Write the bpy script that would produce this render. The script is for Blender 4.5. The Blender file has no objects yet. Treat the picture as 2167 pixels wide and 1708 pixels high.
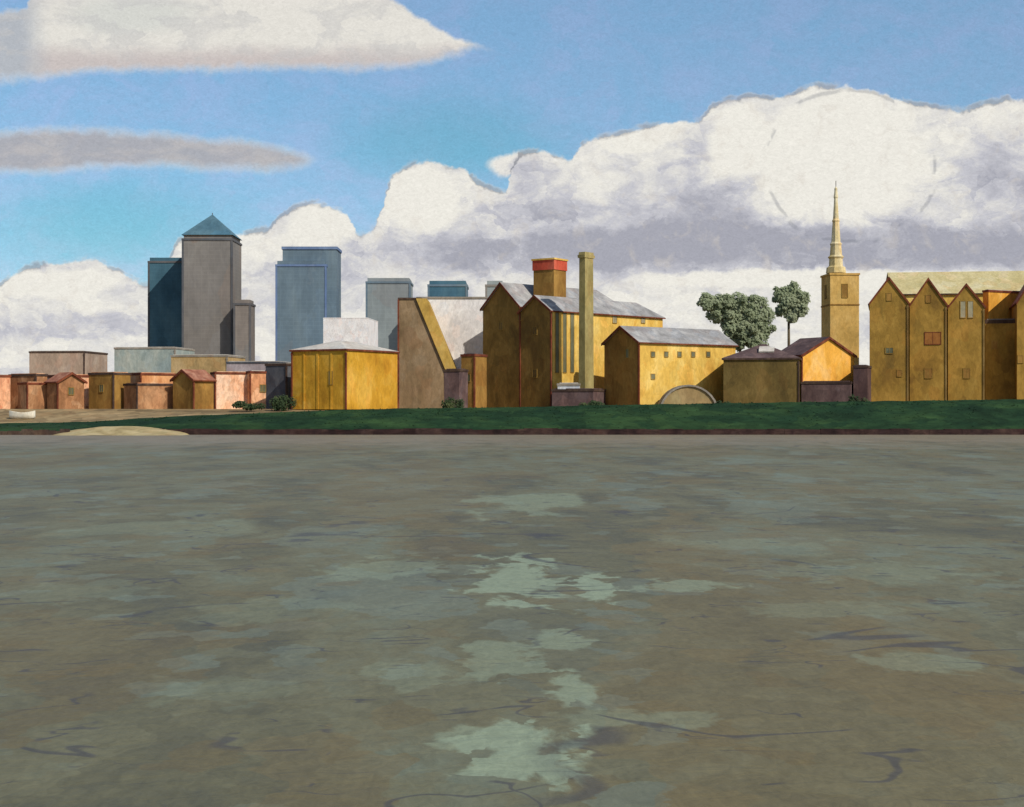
import bpy, bmesh, math, random
from mathutils import Vector
import numpy as np
random.seed(4)
sc=bpy.context.scene
sc.view_settings.view_transform='Standard'; sc.view_settings.look='None'; sc.view_settings.exposure=0; sc.view_settings.gamma=1
F=2976.0; EYE=5.0; CX=1083.5; CY=854.0      # focal length, eye height, image centre; px, py below are image pixel coordinates
def k(px): return (px-CX)/F
def wx(px,Y): return k(px)*Y
def wz(py,Y): return EYE+(CY-py)*Y/F
def lin(c):
    o=[]
    for v in c:
        v=v/255.0
        o.append(v/12.92 if v<=0.04045 else ((v+0.055)/1.055)**2.4)
    return tuple(o)+(1.0,)
# ------------------------------------------------------------------ node helpers
class NT:
    def __init__(s,tree):
        s.t=tree; s.n=tree.nodes; s.l=tree.links
    def new(s,typ,**kw):
        nd=s.n.new(typ)
        for a,b in kw.items(): setattr(nd,a,b)
        return nd
    def put(s,sock,v):
        if isinstance(v,bpy.types.NodeSocket): s.l.new(v,sock)
        else: sock.default_value=v
    def m(s,op,*a,clamp=False):
        nd=s.new('ShaderNodeMath',operation=op,use_clamp=clamp)
        for i,v in enumerate(a): s.put(nd.inputs[i],v)
        return nd.outputs[0]
    def vm(s,op,*a):
        nd=s.new('ShaderNodeVectorMath',operation=op)
        for i,v in enumerate(a):
            if op=='SCALE' and i==1: s.put(nd.inputs['Scale'],v)
            else: s.put(nd.inputs[i],v)
        return nd.outputs[1] if op in('LENGTH','DISTANCE','DOT_PRODUCT') else nd.outputs[0]
    def noise(s,vec,scale,detail=4,rough=0.55,dist=0.0,color=False):
        nd=s.new('ShaderNodeTexNoise'); s.put(nd.inputs['Vector'],vec)
        nd.inputs['Scale'].default_value=scale; nd.inputs['Detail'].default_value=detail
        nd.inputs['Roughness'].default_value=rough; nd.inputs['Distortion'].default_value=dist
        return nd.outputs['Color'] if color else nd.outputs['Fac']
    def mapping(s,vec,scale=(1,1,1),loc=(0,0,0),rot=(0,0,0)):
        nd=s.new('ShaderNodeMapping'); s.put(nd.inputs['Vector'],vec)
        nd.inputs['Scale'].default_value=scale; nd.inputs['Location'].default_value=loc; nd.inputs['Rotation'].default_value=rot
        return nd.outputs[0]
    def smooth(s,v,a,b,lo=0.0,hi=1.0):
        nd=s.new('ShaderNodeMapRange',interpolation_type='SMOOTHSTEP',clamp=True)
        s.put(nd.inputs['Value'],v)
        nd.inputs['From Min'].default_value=a; nd.inputs['From Max'].default_value=b
        nd.inputs['To Min'].default_value=lo; nd.inputs['To Max'].default_value=hi
        return nd.outputs['Result']
    def mix(s,f,a,b,mode='MIX'):
        nd=s.new('ShaderNodeMix',data_type='RGBA',blend_type=mode)
        s.put(nd.inputs['Factor'],f); s.put(nd.inputs[6],a); s.put(nd.inputs[7],b)
        return nd.outputs[2]
    def ramp(s,f,stops):
        nd=s.new('ShaderNodeValToRGB'); s.put(nd.inputs[0],f)
        e=nd.color_ramp.elements
        e[0].position,e[0].color=stops[0]
        e[1].position,e[1].color=stops[-1]
        for p,c in stops[1:-1]:
            q=e.new(p); q.color=c
        return nd.outputs[0]
    def ell(s,vec,c,r,a=1.15,b=0.55):
        v=s.mapping(vec,scale=(1/r[0],1/r[1],0),loc=(-c[0]/r[0],-c[1]/r[1],0))
        return s.smooth(s.vm('LENGTH',v),a,b)
    def dabs(s,vec,scale,stretch,warp=.35,ws=1.0,dim='3D'):
        """irregular brush-like dabs: returns three random values per dab"""
        d=s.vm('SCALE',s.vm('SUBTRACT',s.noise(vec,ws,3,.6,0,True),(.5,.5,.5)),warp)
        v=s.mapping(s.vm('ADD',vec,d),scale=stretch)
        nd=s.new('ShaderNodeTexVoronoi',feature='F1',voronoi_dimensions=dim); s.put(nd.inputs['Vector'],v); nd.inputs['Scale'].default_value=scale
        sp=s.new('ShaderNodeSeparateColor'); s.l.new(nd.outputs['Color'],sp.inputs[0])
        return sp.outputs[0],sp.outputs[1],sp.outputs[2]
MATS={}
def paint(name,dark,base,light,scale=0.18,stretch=(1,1,0.6),fine=1.8,fst=(1,1,0.5),bump=0.3,rough=0.88,grid=None,fstr=0.34,dab=(.55,(1,1,.7)),dstr=.12,trans=0):
    if name in MATS: return MATS[name]
    mt=bpy.data.materials.new(name); mt.use_nodes=True
    t=NT(mt.node_tree); t.n.clear()
    out=t.new('ShaderNodeOutputMaterial'); bs=t.new('ShaderNodeBsdfPrincipled')
    t.l.new(bs.outputs[0],out.inputs[0])
    pos=t.new('ShaderNodeNewGeometry').outputs['Position']
    n1=t.noise(t.mapping(pos,scale=stretch),scale,4,0.58,.8)
    if dab:
        a_,b_,c_=t.dabs(pos,dab[0],dab[1],warp=.9/dab[0],ws=dab[0]*1.2)
        n1=t.m('ADD',n1,t.m('MULTIPLY',t.m('SUBTRACT',a_,.5),dstr))
    col=t.ramp(n1,[(0.30,lin(dark)),(0.5,lin(base)),(0.70,lin(light))])
    n2=t.noise(t.mapping(pos,scale=fst),fine,4,0.7,0.6)
    v=t.smooth(n2,0.25,0.75,1-fstr*0.5,1+fstr*0.5)
    col=t.mix(1.0,col,t.vm('SCALE',(1,1,1),v),'MULTIPLY')
    if dab:
        col=t.mix(t.smooth(b_,.7,.95,0,.3),col,(1.12,.88,.80,1),'MULTIPLY')
        col=t.mix(t.smooth(c_,.7,.95,0,.28),col,(.86,.98,1.14,1),'MULTIPLY')
    if grid:
        wv=t.new('ShaderNodeTexBrick'); 
        sp=t.new('ShaderNodeSeparateXYZ'); t.l.new(pos,sp.inputs[0])
        cb=t.new('ShaderNodeCombineXYZ')
        t.put(cb.inputs[0],t.m('ADD',sp.outputs[0],sp.outputs[1])); t.put(cb.inputs[1],sp.outputs[2])
        t.put(wv.inputs['Vector'],cb.outputs[0])
        wv.offset=0; wv.inputs['Scale'].default_value=1.0
        wv.inputs['Brick Width'].default_value=grid[0]; wv.inputs['Row Height'].default_value=grid[1]
        wv.inputs['Mortar Size'].default_value=grid[2]; wv.inputs['Mortar Smooth'].default_value=0.6
        g=grid[3]
        wv.inputs['Color1'].default_value=(1-g,1-g,1-g,1);wv.inputs['Color2'].default_value=(1-g*.3,1-g*.3,1-g*.2,1);wv.inputs['Mortar'].default_value=(1.05,1.05,1.04,1)
        col=t.mix(1.0,col,wv.outputs[0],'MULTIPLY')
    t.put(bs.inputs['Base Color'],col)
    bs.inputs['Roughness'].default_value=rough
    bs.inputs['Specular IOR Level'].default_value=0.15
    if bump:
        bp=t.new('ShaderNodeBump'); bp.inputs['Strength'].default_value=bump; bp.inputs['Distance'].default_value=0.12
        t.put(bp.inputs['Height'],n2); t.l.new(bp.outputs[0],bs.inputs['Normal'])
    if trans:
        tr=t.new('ShaderNodeBsdfTranslucent'); t.put(tr.inputs[0],col); ms_=t.new('ShaderNodeMixShader'); ms_.inputs[0].default_value=trans
        t.l.new(bs.outputs[0],ms_.inputs[1]); t.l.new(tr.outputs[0],ms_.inputs[2]); t.l.new(ms_.outputs[0],out.inputs[0])
    MATS[name]=mt; return mt
FD=(.03,(1,1,.6))
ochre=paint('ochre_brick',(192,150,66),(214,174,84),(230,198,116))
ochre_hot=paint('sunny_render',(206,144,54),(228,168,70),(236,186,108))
olive=paint('olive_brick',(122,94,44),(148,116,52),(170,134,64))
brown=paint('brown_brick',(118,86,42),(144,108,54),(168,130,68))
darkb=paint('dark_brick',(92,72,42),(122,98,58),(140,116,72))
mustard=paint('mustard_brick',(172,126,38),(196,148,48),(212,168,74))
salmon=paint('salmon_render',(208,142,104),(226,170,130),(234,196,164),fstr=.6,dstr=.25)
pinkochre=paint('pink_ochre_render',(192,130,92),(210,154,112),(226,184,148),fstr=.6,dstr=.25)
grey=paint('grey_slate',(128,126,124),(152,150,148),(174,172,168),scale=0.3)
palegrey=paint('pale_roofing',(176,168,154),(196,188,176),(210,204,192))
cream=paint('cream_roofing',(180,166,116),(196,182,134),(208,196,156),dstr=.2)
white=paint('white_cladding',(206,202,200),(222,218,214),(230,228,224))
redb=paint('red_oxide_trim',(84,44,32),(112,60,42),(134,78,52),scale=0.6)
redroof=paint('red_tile',(128,80,64),(156,104,82),(182,134,108),scale=0.5)
redpanel=paint('faded_red_panel',(134,84,44),(144,94,48),(154,104,54),scale=0.5)
red=paint('red_paint',(166,66,48),(192,84,62),(206,108,84))
darktrim=paint('dark_trim',(56,44,40),(76,60,52),(92,76,62),scale=0.6)
maroon=paint('maroon_slate',(78,62,62),(96,78,76),(120,98,94),scale=0.4)
glass=paint('dark_glass',(86,88,70),(104,104,80),(124,120,92),rough=0.35)
paleglass=paint('pale_glass',(136,128,98),(154,146,116),(172,164,138),rough=0.4)
frame_m=paint('window_frame',(126,98,46),(148,118,58),(164,132,70))
shadeg=paint('weathered_grey',(118,112,102),(140,132,120),(156,148,136))
bluegrey=paint('blue_grey_slab',(66,70,78),(84,86,92),(102,102,104))
tw_grey=paint('tower_stone',(112,108,104),(124,119,114),(134,129,122),scale=0.014,fine=0.12,fstr=.22,grid=(7,4.2,0.5,0.05),rough=.8,dab=FD)
tw_teal=paint('tower_teal_glass',(56,88,104),(68,102,118),(84,116,128),scale=0.014,fine=0.12,fstr=.25,grid=(6,4.2,0.5,0.06),rough=.8,dab=FD)
tw_blue=paint('tower_blue_glass',(90,108,122),(102,120,132),(114,130,138),scale=0.014,fine=0.12,fstr=.22,grid=(7,4.2,0.5,0.05),rough=.8,dab=FD)
tw_band=paint('tower_blue_trim',(84,106,144),(102,122,156),(120,138,166),scale=0.02,fine=0.12,dab=FD)
tw_pale=paint('tower_pale_stone',(122,132,136),(134,143,145),(146,153,152),scale=0.014,fine=0.12,fstr=.22,grid=(7,4.2,0.5,0.04),dab=FD)
tw_dark=paint('tower_edge',(72,76,80),(86,88,92),(100,100,102),scale=0.02,fine=0.12,dab=FD)
pyr=paint('pyramid_steel',(70,104,120),(84,118,132),(100,132,144),scale=0.03,fine=0.2,rough=.85,dab=FD)
grass_m=paint('bank_grass',(20,42,28),(30,54,34),(46,70,40),scale=0.2,stretch=(0.3,1,1.4),fine=1.2,fst=(0.4,1,1.2),bump=.5,fstr=.6,dab=(.5,(.4,1,1.4)),dstr=.2)
wall_m=paint('tide_stained_wall',(40,28,28),(54,38,36),(72,54,48),scale=0.3,fine=1.4,fst=(.4,1,1.5),fstr=.8)
ground_m=paint('towpath_earth',(120,102,74),(150,128,92),(178,152,112),scale=0.12,stretch=(.5,1,1),fine=.8,fst=(.5,1,1),dstr=.25)
sand_m=paint('river_sand',(150,132,92),(176,158,114),(190,172,130),scale=0.3,fst=(.5,1,1))
leaf_m=paint('tree_leaves',(140,150,118),(158,168,134),(174,180,148),scale=0.2,stretch=(1,1,1),fine=1,fst=(1,1,1),bump=0,fstr=.3,dab=None,trans=.45)
bush_m=paint('bush_leaves',(34,46,30),(50,64,40),(78,84,52),scale=0.5,stretch=(1,1,1),fine=3,fst=(1,1,1),bump=0,fstr=.6,dab=None)
bark_m=paint('bark',(84,74,58),(104,92,72),(120,108,86))
boat_m=paint('boat_white',(200,192,172),(220,212,192),(232,226,208),scale=.8)
# ------------------------------------------------------------------ geometry helpers
class MB:
    def __init__(s): s.v=[];s.f=[];s.mi=[]
    def add(s,v,f,mi=0):
        o=len(s.v); s.v+= [Vector(p) for p in v]; s.f+=[tuple(i+o for i in q) for q in f]; s.mi+=[mi]*len(f)
        return s
    def box(s,o,e1,e2,e3,mi=0):
        o,e1,e2,e3=map(Vector,(o,e1,e2,e3))
        v=[o,o+e1,o+e1+e2,o+e2]; v+= [p+e3 for p in v]
        return s.add(v,[(0,1,2,3),(4,5,6,7),(0,1,5,4),(1,2,6,5),(2,3,7,6),(3,0,4,7)],mi)
def link(o): sc.collection.objects.link(o); return o
def mesh(name,mb,mats,smooth=False,recalc=True,base=Vector((0,0,0))):
    me=bpy.data.meshes.new(name); me.from_pydata([tuple(p-base) for p in mb.v],[],mb.f)
    for m_ in mats: me.materials.append(m_)
    me.polygons.foreach_set('material_index',mb.mi)
    if recalc:
        bm=bmesh.new(); bm.from_mesh(me); bmesh.ops.recalc_face_normals(bm,faces=bm.faces); bm.to_mesh(me); bm.free()
    if smooth: me.polygons.foreach_set('use_smooth',[True]*len(me.polygons))
    return me
def thing(name,label,cat,base,group=None):
    o=link(bpy.data.objects.new(name,None)); o.location=base; o.empty_display_size=1
    o["label"]=label;o["category"]=cat
    if group:o["group"]=group
    return o
def part(th,name,mb,*mats,smooth=False,label=None):
    o=link(bpy.data.objects.new(name,mesh(name,mb,mats,smooth,base=Vector(th.location)))); o.parent=th
    if label:o["label"]=label
    return o
WC={}
def win(th,p,n,w,h,gl=None,name='window',fr=None):
    gl=gl or glass; fr=fr or frame_m
    key=(round(w,2),round(h,2),gl.name,fr.name,name)
    if key not in WC:
        b=MB(); t=0.11
        b.box((-w/2,-0.05,-h/2),(w,0,0),(0,0.1,0),(0,0,h),0)
        b.box((-w/2-t,-.09,-h/2-t),(t,0,0),(0,.14,0),(0,0,h+2*t),1)
        b.box((w/2,-.09,-h/2-t),(t,0,0),(0,.14,0),(0,0,h+2*t),1)
        b.box((-w/2,-.09,h/2),(w,0,0),(0,.14,0),(0,0,t),1)
        b.box((-w/2,-.15,-h/2-t),(w,0,0),(0,.2,0),(0,0,t),1)
        if w>0.9: b.box((-.04,-.07,-h/2),(.08,0,0),(0,.07,0),(0,0,h),1)
        WC[key]=mesh(name,b,(gl,fr))
    o=link(bpy.data.objects.new(name,WC[key])); o.parent=th
    o.location=Vector(p)-Vector(th.location)
    o.rotation_euler[2]=math.atan2(n[1],n[0])+math.pi/2
    return o
def tsolve(C,d,px):
    q=k(px); return (q*C[1]-C[0])/(d[0]-q*d[1])
GZ=4.0
class Plan: pass
def plan(xl,xc,xr,Y,al,La=None,Lb=None):
    p=Plan(); al=math.radians(al)
    p.C=Vector((wx(xc,Y),Y,0)); p.a=Vector((-math.cos(al),math.sin(al),0)); p.b=Vector((math.sin(al),math.cos(al),0))
    p.La=La or tsolve(p.C,p.a,xl); p.Lb=Lb or tsolve(p.C,p.b,xr); p.Y=Y
    p.base=p.C+p.a*p.La/2+p.b*p.Lb/2+Vector((0,0,GZ))
    return p
Z=Vector((0,0,1))
def facepoint(p,side,px,py):
    d=p.a if side=='a' else p.b
    t=tsolve(p.C,d,px); q=p.C+d*t
    return Vector((q.x,q.y,wz(py,q.y))), (-p.b if side=='a' else -p.a)
def pipe(th,p,z1,m=None,at=0.0,w=.26,z0=GZ):
    b=MB(); q=p.C+p.a*at
    b.box(q-p.a*(w/2+.02)-p.b*(w*.6)+Z*z0,p.a*w,p.b*w,Z*(z1-z0)); b.box(q-p.a*(w/2+.06)-p.b*(w*.7)+Z*(z1-.5),p.a*(w+.1),p.b*(w+.02),Z*.35)
    part(th,'drainpipe',b,m or redb)
def walls_box(th,p,z1,mat,z0=GZ,name='wall',plinth=True):
    b=MB().box(p.C+Z*z0,p.a*p.La,p.b*p.Lb,Z*(z1-z0)); part(th,name,b,mat)
def flat_roof(th,p,z1,mat,trim,ov=.25,h=.5):
    b=MB().box(p.C-p.a*ov-p.b*ov+Z*z1,p.a*(p.La+2*ov),p.b*(p.Lb+2*ov),Z*h); part(th,'parapet',b,trim)
    b=MB().box(p.C+p.a*.3+p.b*.3+Z*(z1+h),p.a*(p.La-.6),p.b*(p.Lb-.6),Z*.12); part(th,'roof',b,mat)
def hip_roof(th,p,z1,rise,mat,trim,ov=.3,ins=.5,tr=.3):
    o=p.C-p.a*ov-p.b*ov; La=p.La+2*ov;Lb=p.Lb+2*ov
    b=MB().box(o+Z*z1,p.a*La,p.b*Lb,Z*tr); part(th,'gutter',b,trim)
    zz=Z*(z1+tr+.003)
    i=min(La,Lb)*.5*ins*2
    i=min(i,min(La,Lb)*.48)
    v=[o+zz,o+p.a*La+zz,o+p.a*La+p.b*Lb+zz,o+p.b*Lb+zz]
    u=[o+p.a*i+p.b*i,o+p.a*(La-i)+p.b*i,o+p.a*(La-i)+p.b*(Lb-i),o+p.a*i+p.b*(Lb-i)]
    v+=[q+zz+Z*rise for q in u]
    b=MB().add(v,[(0,1,2,3),(4,5,6,7),(0,1,5,4),(1,2,6,5),(2,3,7,6),(3,0,4,7)]); part(th,'roof',b,mat)
def gable(th,O,g,r,W,L,z1,rise,wmat,rmat,tmat,z0=GZ,ov=.35,hip=0,wall=True,peak=.5,th_=.22,trimh=.42):
    """O corner, g unit along gable (width W), r unit along ridge (length L)"""
    O=Vector(O); A=O+g*W; 
    m_=O+g*W*peak
    if wall:
        v=[O+Z*z0,A+Z*z0,A+Z*z1,m_+Z*(z1+rise),O+Z*z1]
        far=[q+r*L for q in v]
        if hip: far[3]=far[3]-Z*(rise-.05)
        b=MB().add(v+far,[(0,1,2,3,4),(9,8,7,6,5),(0,1,6,5),(1,2,7,6),(2,3,8,7),(3,4,9,8),(4,0,5,9)]); part(th,'wall',b,wmat)
    s1=rise/(W*peak); s2=rise/(W*(1-peak))
    up=.03
    e1=O-g*ov+Z*(z1-ov*s1+up); e2=A+g*ov+Z*(z1-ov*s2+up); pk=m_+Z*(z1+rise+up)
    b=MB()
    for e in (e1,e2):
        v=[e-r*ov,pk-r*ov,pk+r*(L+ov-hip),e+r*(L+ov)]
        v+=[q+Z*th_ for q in v]
        b.add(v,[(0,1,2,3),(4,5,6,7),(0,1,5,4),(1,2,6,5),(2,3,7,6),(3,0,4,7)])
    if hip:
        v=[e1+r*(L+ov),e2+r*(L+ov),pk+r*(L+ov-hip)]; v+=[q+Z*th_ for q in v]
        b.add(v,[(0,1,2),(3,4,5),(0,1,4,3),(1,2,5,4),(2,0,3,5)])
    part(th,'roof',b,rmat)
    for e,sgn in ((e1,1),(e2,-1)):
        b=MB(); q=e-r*(ov+.12)+Z*(th_+.02)
        b.box(q,(pk-e)+g*(0.02*sgn),r*.12,-Z*trimh)
        part(th,'verge_board',b,tmat)
    for e,sgn in ((e1,-1),(e2,1)):
        b=MB(); b.box(e+g*(.0*sgn)-r*ov-Z*.05,g*(.16*sgn),r*(L+2*ov),Z*.2)
        part(th,'gutter',b,tmat)
# ------------------------------------------------------------------ camera
cam=bpy.data.cameras.new('camera'); co=link(bpy.data.objects.new('camera',cam)); cam.lens=36*F/2167; cam.sensor_width=36
co.location=(0,0,EYE); co.rotation_euler=(math.pi/2,0,0); cam.clip_end=30000; cam.clip_start=.5; sc.camera=co
# ------------------------------------------------------------------ light
el=math.radians(37); az=(0.66,-0.751)
sv=Vector((az[0]*math.cos(el),az[1]*math.cos(el),math.sin(el)))
sl=bpy.data.lights.new('sun','SUN'); sl.energy=3.6; sl.angle=math.radians(.5); sl.color=(1,.94,.84)
so=link(bpy.data.objects.new('sun',sl)); so.rotation_euler=sv.to_track_quat('Z','Y').to_euler(); so.location=(100,-50,200)
# ------------------------------------------------------------------ world
w=bpy.data.worlds.new('World'); sc.world=w; w.use_nodes=True
t=NT(w.node_tree); t.n.clear()
wo=t.new('ShaderNodeOutputWorld')
sky=t.new('ShaderNodeTexSky',sky_type='NISHITA'); sky.sun_disc=False; sky.sun_elevation=el; sky.sun_rotation=math.atan2(az[0],az[1]); sky.altitude=0; sky.air_density=1; sky.dust_density=.5; sky.ozone_density=2
tc=t.new('ShaderNodeTexCoord').outputs['Generated']
sp=t.new('ShaderNodeSeparateXYZ'); t.l.new(tc,sp.inputs[0])
yy=t.m('MAXIMUM',sp.outputs[1],0.05)
U=t.m('MULTIPLY',t.m('DIVIDE',sp.outputs[0],yy),29.76); V=t.m('MULTIPLY',t.m('DIVIDE',sp.outputs[2],yy),29.76)
cb=t.new('ShaderNodeCombineXYZ'); t.put(cb.inputs[0],U); t.put(cb.inputs[1],V); UV=cb.outputs[0]
def c2(px,py): return ((px-CX)/100,(CY-py)/100)
d1=t.vm('SCALE',t.vm('SUBTRACT',t.noise(UV,1.3,3,.5,0,True),(.5,.5,.5)),.34)
d2=t.vm('SCALE',t.vm('SUBTRACT',t.noise(UV,7,3,.6,0,True),(.5,.5,.5)),.14)
UV1=t.vm('ADD',UV,d1)
UVd=t.vm('ADD',UV1,d2)
sp2=t.new('ShaderNodeSeparateXYZ'); t.l.new(UVd,sp2.inputs[0]); Ud,Vd=sp2.outputs[0],sp2.outputs[1]
uin=t.m('DIVIDE',t.m('ADD',Ud,12.0),24.0,clamp=True)
def profile(pts):
    nd=t.new('ShaderNodeFloatCurve'); t.put(nd.inputs['Value'],uin)
    cv=nd.mapping.curves[0]
    P=[((c2(x,y)[0]+12)/24,c2(x,y)[1]/12) for x,y in pts]
    cv.points[0].location=P[0]; cv.points[1].location=P[-1]
    for q in P[1:-1]: cv.points.new(*q)
    for q in cv.points: q.handle_type='AUTO_CLAMPED'
    nd.mapping.use_clip=False
    nd.mapping.update()
    return t.m('MULTIPLY',nd.outputs[0],12.0)
top=profile([(-110,640),(-40,610),(0,600),(30,578),(80,560),(150,552),(215,558),(265,578),(310,600),(345,570),(372,515),(420,500),(500,498),(530,490),(565,490),(590,462),(625,440),(670,430),(715,438),(745,468),(765,496),(795,485),(808,430),(825,385),(855,358),(900,345),(945,348),(980,362),(1010,385),(1040,396),(1075,402),(1090,335),(1150,322),(1208,338),(1222,310),(1265,290),(1330,275),(1400,260),(1480,256),(1500,232),(1545,212),(1600,203),(1645,206),(1690,188),(1750,180),(1830,186),(1900,203),(1960,224),(2020,234),(2080,214),(2167,208),(2270,215)])
edge=t.m('SUBTRACT',top,Vd)
mc=t.smooth(edge,-.035,.06)
tip=t.ell(UVd,c2(1105,350),(.72,.28),1.15,.7)
mc=t.m('MAXIMUM',mc,tip)
lb=profile([(-110,178),(0,172),(90,166),(220,154),(450,152),(650,150),(850,142),(960,126),(1020,102),(1100,110),(2270,110)])
lt=profile([(-110,30),(0,26),(60,12),(85,-60),(400,-80),(780,-60),(830,0),(880,30),(920,60),(965,80),(1010,92),(1060,118),(1100,140),(2270,160)])
mu=t.m('MULTIPLY',t.smooth(t.m('SUBTRACT',Vd,lb),-.10,.2),t.smooth(t.m('SUBTRACT',lt,Vd),-.06,.1))
sb=profile([(-110,380),(0,370),(120,366),(250,356),(450,358),(600,362),(665,345),(720,320),(2270,320)])
st=profile([(-110,300),(0,284),(100,270),(200,270),(350,286),(500,298),(600,314),(665,340),(720,360),(2270,360)])
ms=t.m('MULTIPLY',t.smooth(t.m('SUBTRACT',Vd,sb),-.12,.2),t.smooth(t.m('SUBTRACT',st,Vd),-.12,.18))
da,db,dc=t.dabs(UV,1.5,(1,1.7,1),warp=.9,ws=1.6,dim='2D')
ea,eb,ec=t.dabs(UV,4.0,(1,1.6,1),warp=.45,ws=4,dim='2D')
# cloud tone
gsum=None
def acc(f,v):
    global gsum
    x=t.m('MULTIPLY',f,v); gsum=x if gsum is None else t.m('ADD',gsum,x)
for (x,y,rx,ry,s_) in [(1750,525,620,68,.9),(1280,470,330,85,.5),(1180,540,360,60,.5),(900,540,230,60,.4),(2110,420,120,170,.5),(1560,430,170,80,.4),(1330,375,150,40,.25),(150,690,330,40,.3),(620,600,260,60,.2),(1480,330,45,80,.4),(1000,640,400,40,.2),(1120,380,70,40,.3)]:
    acc(t.ell(UVd,c2(x,y),(rx/100,ry/100),1.2,.3),s_)
for (x,y,rx,ry,s_) in [(1780,335,190,150,-.7),(880,425,95,80,-.5),(1570,300,80,80,-.45),(680,480,80,50,-.5),(120,600,140,36,-.5),(1750,592,420,22,-.7),(1640,420,60,60,-.3),(1340,300,90,30,-.4)]:
    acc(t.ell(UVd,c2(x,y),(rx/100,ry/100),1.1,.6),s_)
nz=t.noise(t.mapping(UV,scale=(.8,1.5,1)),1.1,5,.62,1.0)
g=t.m('ADD',t.m('ADD',gsum,.2),t.m('MULTIPLY',t.m('SUBTRACT',nz,.5),1.5))
g=t.m('ADD',g,t.m('ADD',t.m('MULTIPLY',t.m('SUBTRACT',da,.5),.28),t.m('MULTIPLY',t.m('SUBTRACT',ea,.5),.16)),clamp=True)
ccol=t.ramp(g,[(0.0,lin((238,235,226))),(0.3,lin((224,222,218))),(0.6,lin((198,198,205))),(1.0,lin((168,169,180)))])
warm=t.noise(UV,2.2,4,.6,.6)
ccol=t.mix(t.smooth(warm,.52,.72,0,.35),ccol,lin((212,204,194)))
ul=t.smooth(Vd,c2(0,85)[1],c2(0,130)[1])
ucol=t.mix(ul,lin((230,226,217)),lin((204,194,190)))
ucol=t.mix(t.smooth(Ud,c2(110,0)[0],c2(40,0)[0]),ucol,lin((182,186,192)))
ucol=t.mix(t.m('MULTIPLY',t.ell(UVd,c2(280,30),(1.6,.5),1.2,.4),.6),ucol,lin((205,208,202)))
ucol=t.mix(t.smooth(t.m('ADD',nz,t.m('MULTIPLY',t.m('SUBTRACT',da,.5),.2)),.46,.62,0,.5),ucol,lin((200,198,196)))
scol=t.mix(t.smooth(nz,.4,.65),lin((174,172,176)),lin((190,184,182)))
cc=t.mix(ms,ccol,scol); cc=t.mix(mu,cc,ucol)
mask=t.m('MAXIMUM',mc,t.m('MAXIMUM',t.m('MULTIPLY',mu,.97),t.m('MULTIPLY',ms,.9)))
rimn=t.smooth(t.noise(UV,.9,3,.6,.5),.42,.54)
rim=t.m('MULTIPLY',t.m('MULTIPLY',t.smooth(edge,-.10,-.01),t.smooth(edge,.10,.02)),rimn)
rim=t.m('MULTIPLY',rim,.7)
ring=None
for (x,y,rx,ry) in [(1800,350,185,162)]:
    rv=t.vm('LENGTH',t.mapping(UV1,scale=(100/rx,100/ry,0),loc=(-c2(x,y)[0]*100/rx,-c2(x,y)[1]*100/ry,0)))
    ring=t.smooth(t.m('ABSOLUTE',t.m('SUBTRACT',rv,1.0)),.035,.008)
ring=t.m('MULTIPLY',ring,t.smooth(t.noise(UV,1.2,3,.6,.5),.47,.57))
ring=t.m('MULTIPLY',ring,.4)
ring=t.m('MULTIPLY',ring,mc)
cc=t.mix(t.m('MAXIMUM',rim,ring),cc,lin((122,126,136)))
mask=t.m('MAXIMUM',mask,rim)
br=t.noise(t.mapping(UV,scale=(1,1.6,1),rot=(0,0,.3)),9,5,.75,1.5)
brv=t.smooth(br,.2,.8,.88,1.10)
cc=t.mix(1.0,cc,t.vm('SCALE',(1,1,1),brv),'MULTIPLY')
bgc=t.new('ShaderNodeBackground'); t.put(bgc.inputs[0],cc); bgc.inputs[1].default_value=1.0
# air colour: nishita with haze
hue=t.noise(t.mapping(UV,scale=(.5,.8,1)),.9,4,.6,1.2)
hue=t.m('ADD',hue,t.m('ADD',t.m('MULTIPLY',t.m('SUBTRACT',db,.5),.16),t.m('MULTIPLY',t.m('SUBTRACT',eb,.5),.08)))
tint=t.ramp(hue,[(.34,(.66,1.0,1.12,1)),(.5,(.82,1.0,1.12,1)),(.66,(1.04,1.02,1.16,1))])
teal=t.m('MAXIMUM',t.ell(UVd,c2(950,300),(2.8,1.1),1.3,.2),t.ell(UVd,c2(230,470),(3.2,1.1),1.3,.2))
tint=t.mix(t.m('MULTIPLY',teal,.7),tint,(.56,.98,1.0,1))
skc=t.mix(1.0,sky.outputs[0],tint,'MULTIPLY')
haze=lin((160,196,228)); haze=tuple(c*10 for c in haze[:3])+(1,)
hz2=lin((124,184,208)); hz2=tuple(c*10 for c in hz2[:3])+(1,)
skc=t.mix(.38,skc,t.mix(teal,haze,hz2))
skc=t.mix(1.0,skc,t.vm('SCALE',(1,1,1),t.smooth(br,.2,.8,.88,1.10)),'MULTIPLY')
front=t.smooth(sp.outputs[1],.3,.6)
skc=t.mix(front,sky.outputs[0],skc)
bgs=t.new('ShaderNodeBackground'); t.put(bgs.inputs[0],skc); bgs.inputs[1].default_value=.1
mx=t.new('ShaderNodeMixShader'); t.put(mx.inputs[0],t.m('MULTIPLY',mask,front)); t.l.new(bgs.outputs[0],mx.inputs[1]); t.l.new(bgc.outputs[0],mx.inputs[2])
t.l.new(mx.outputs[0],wo.inputs[0])
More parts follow.
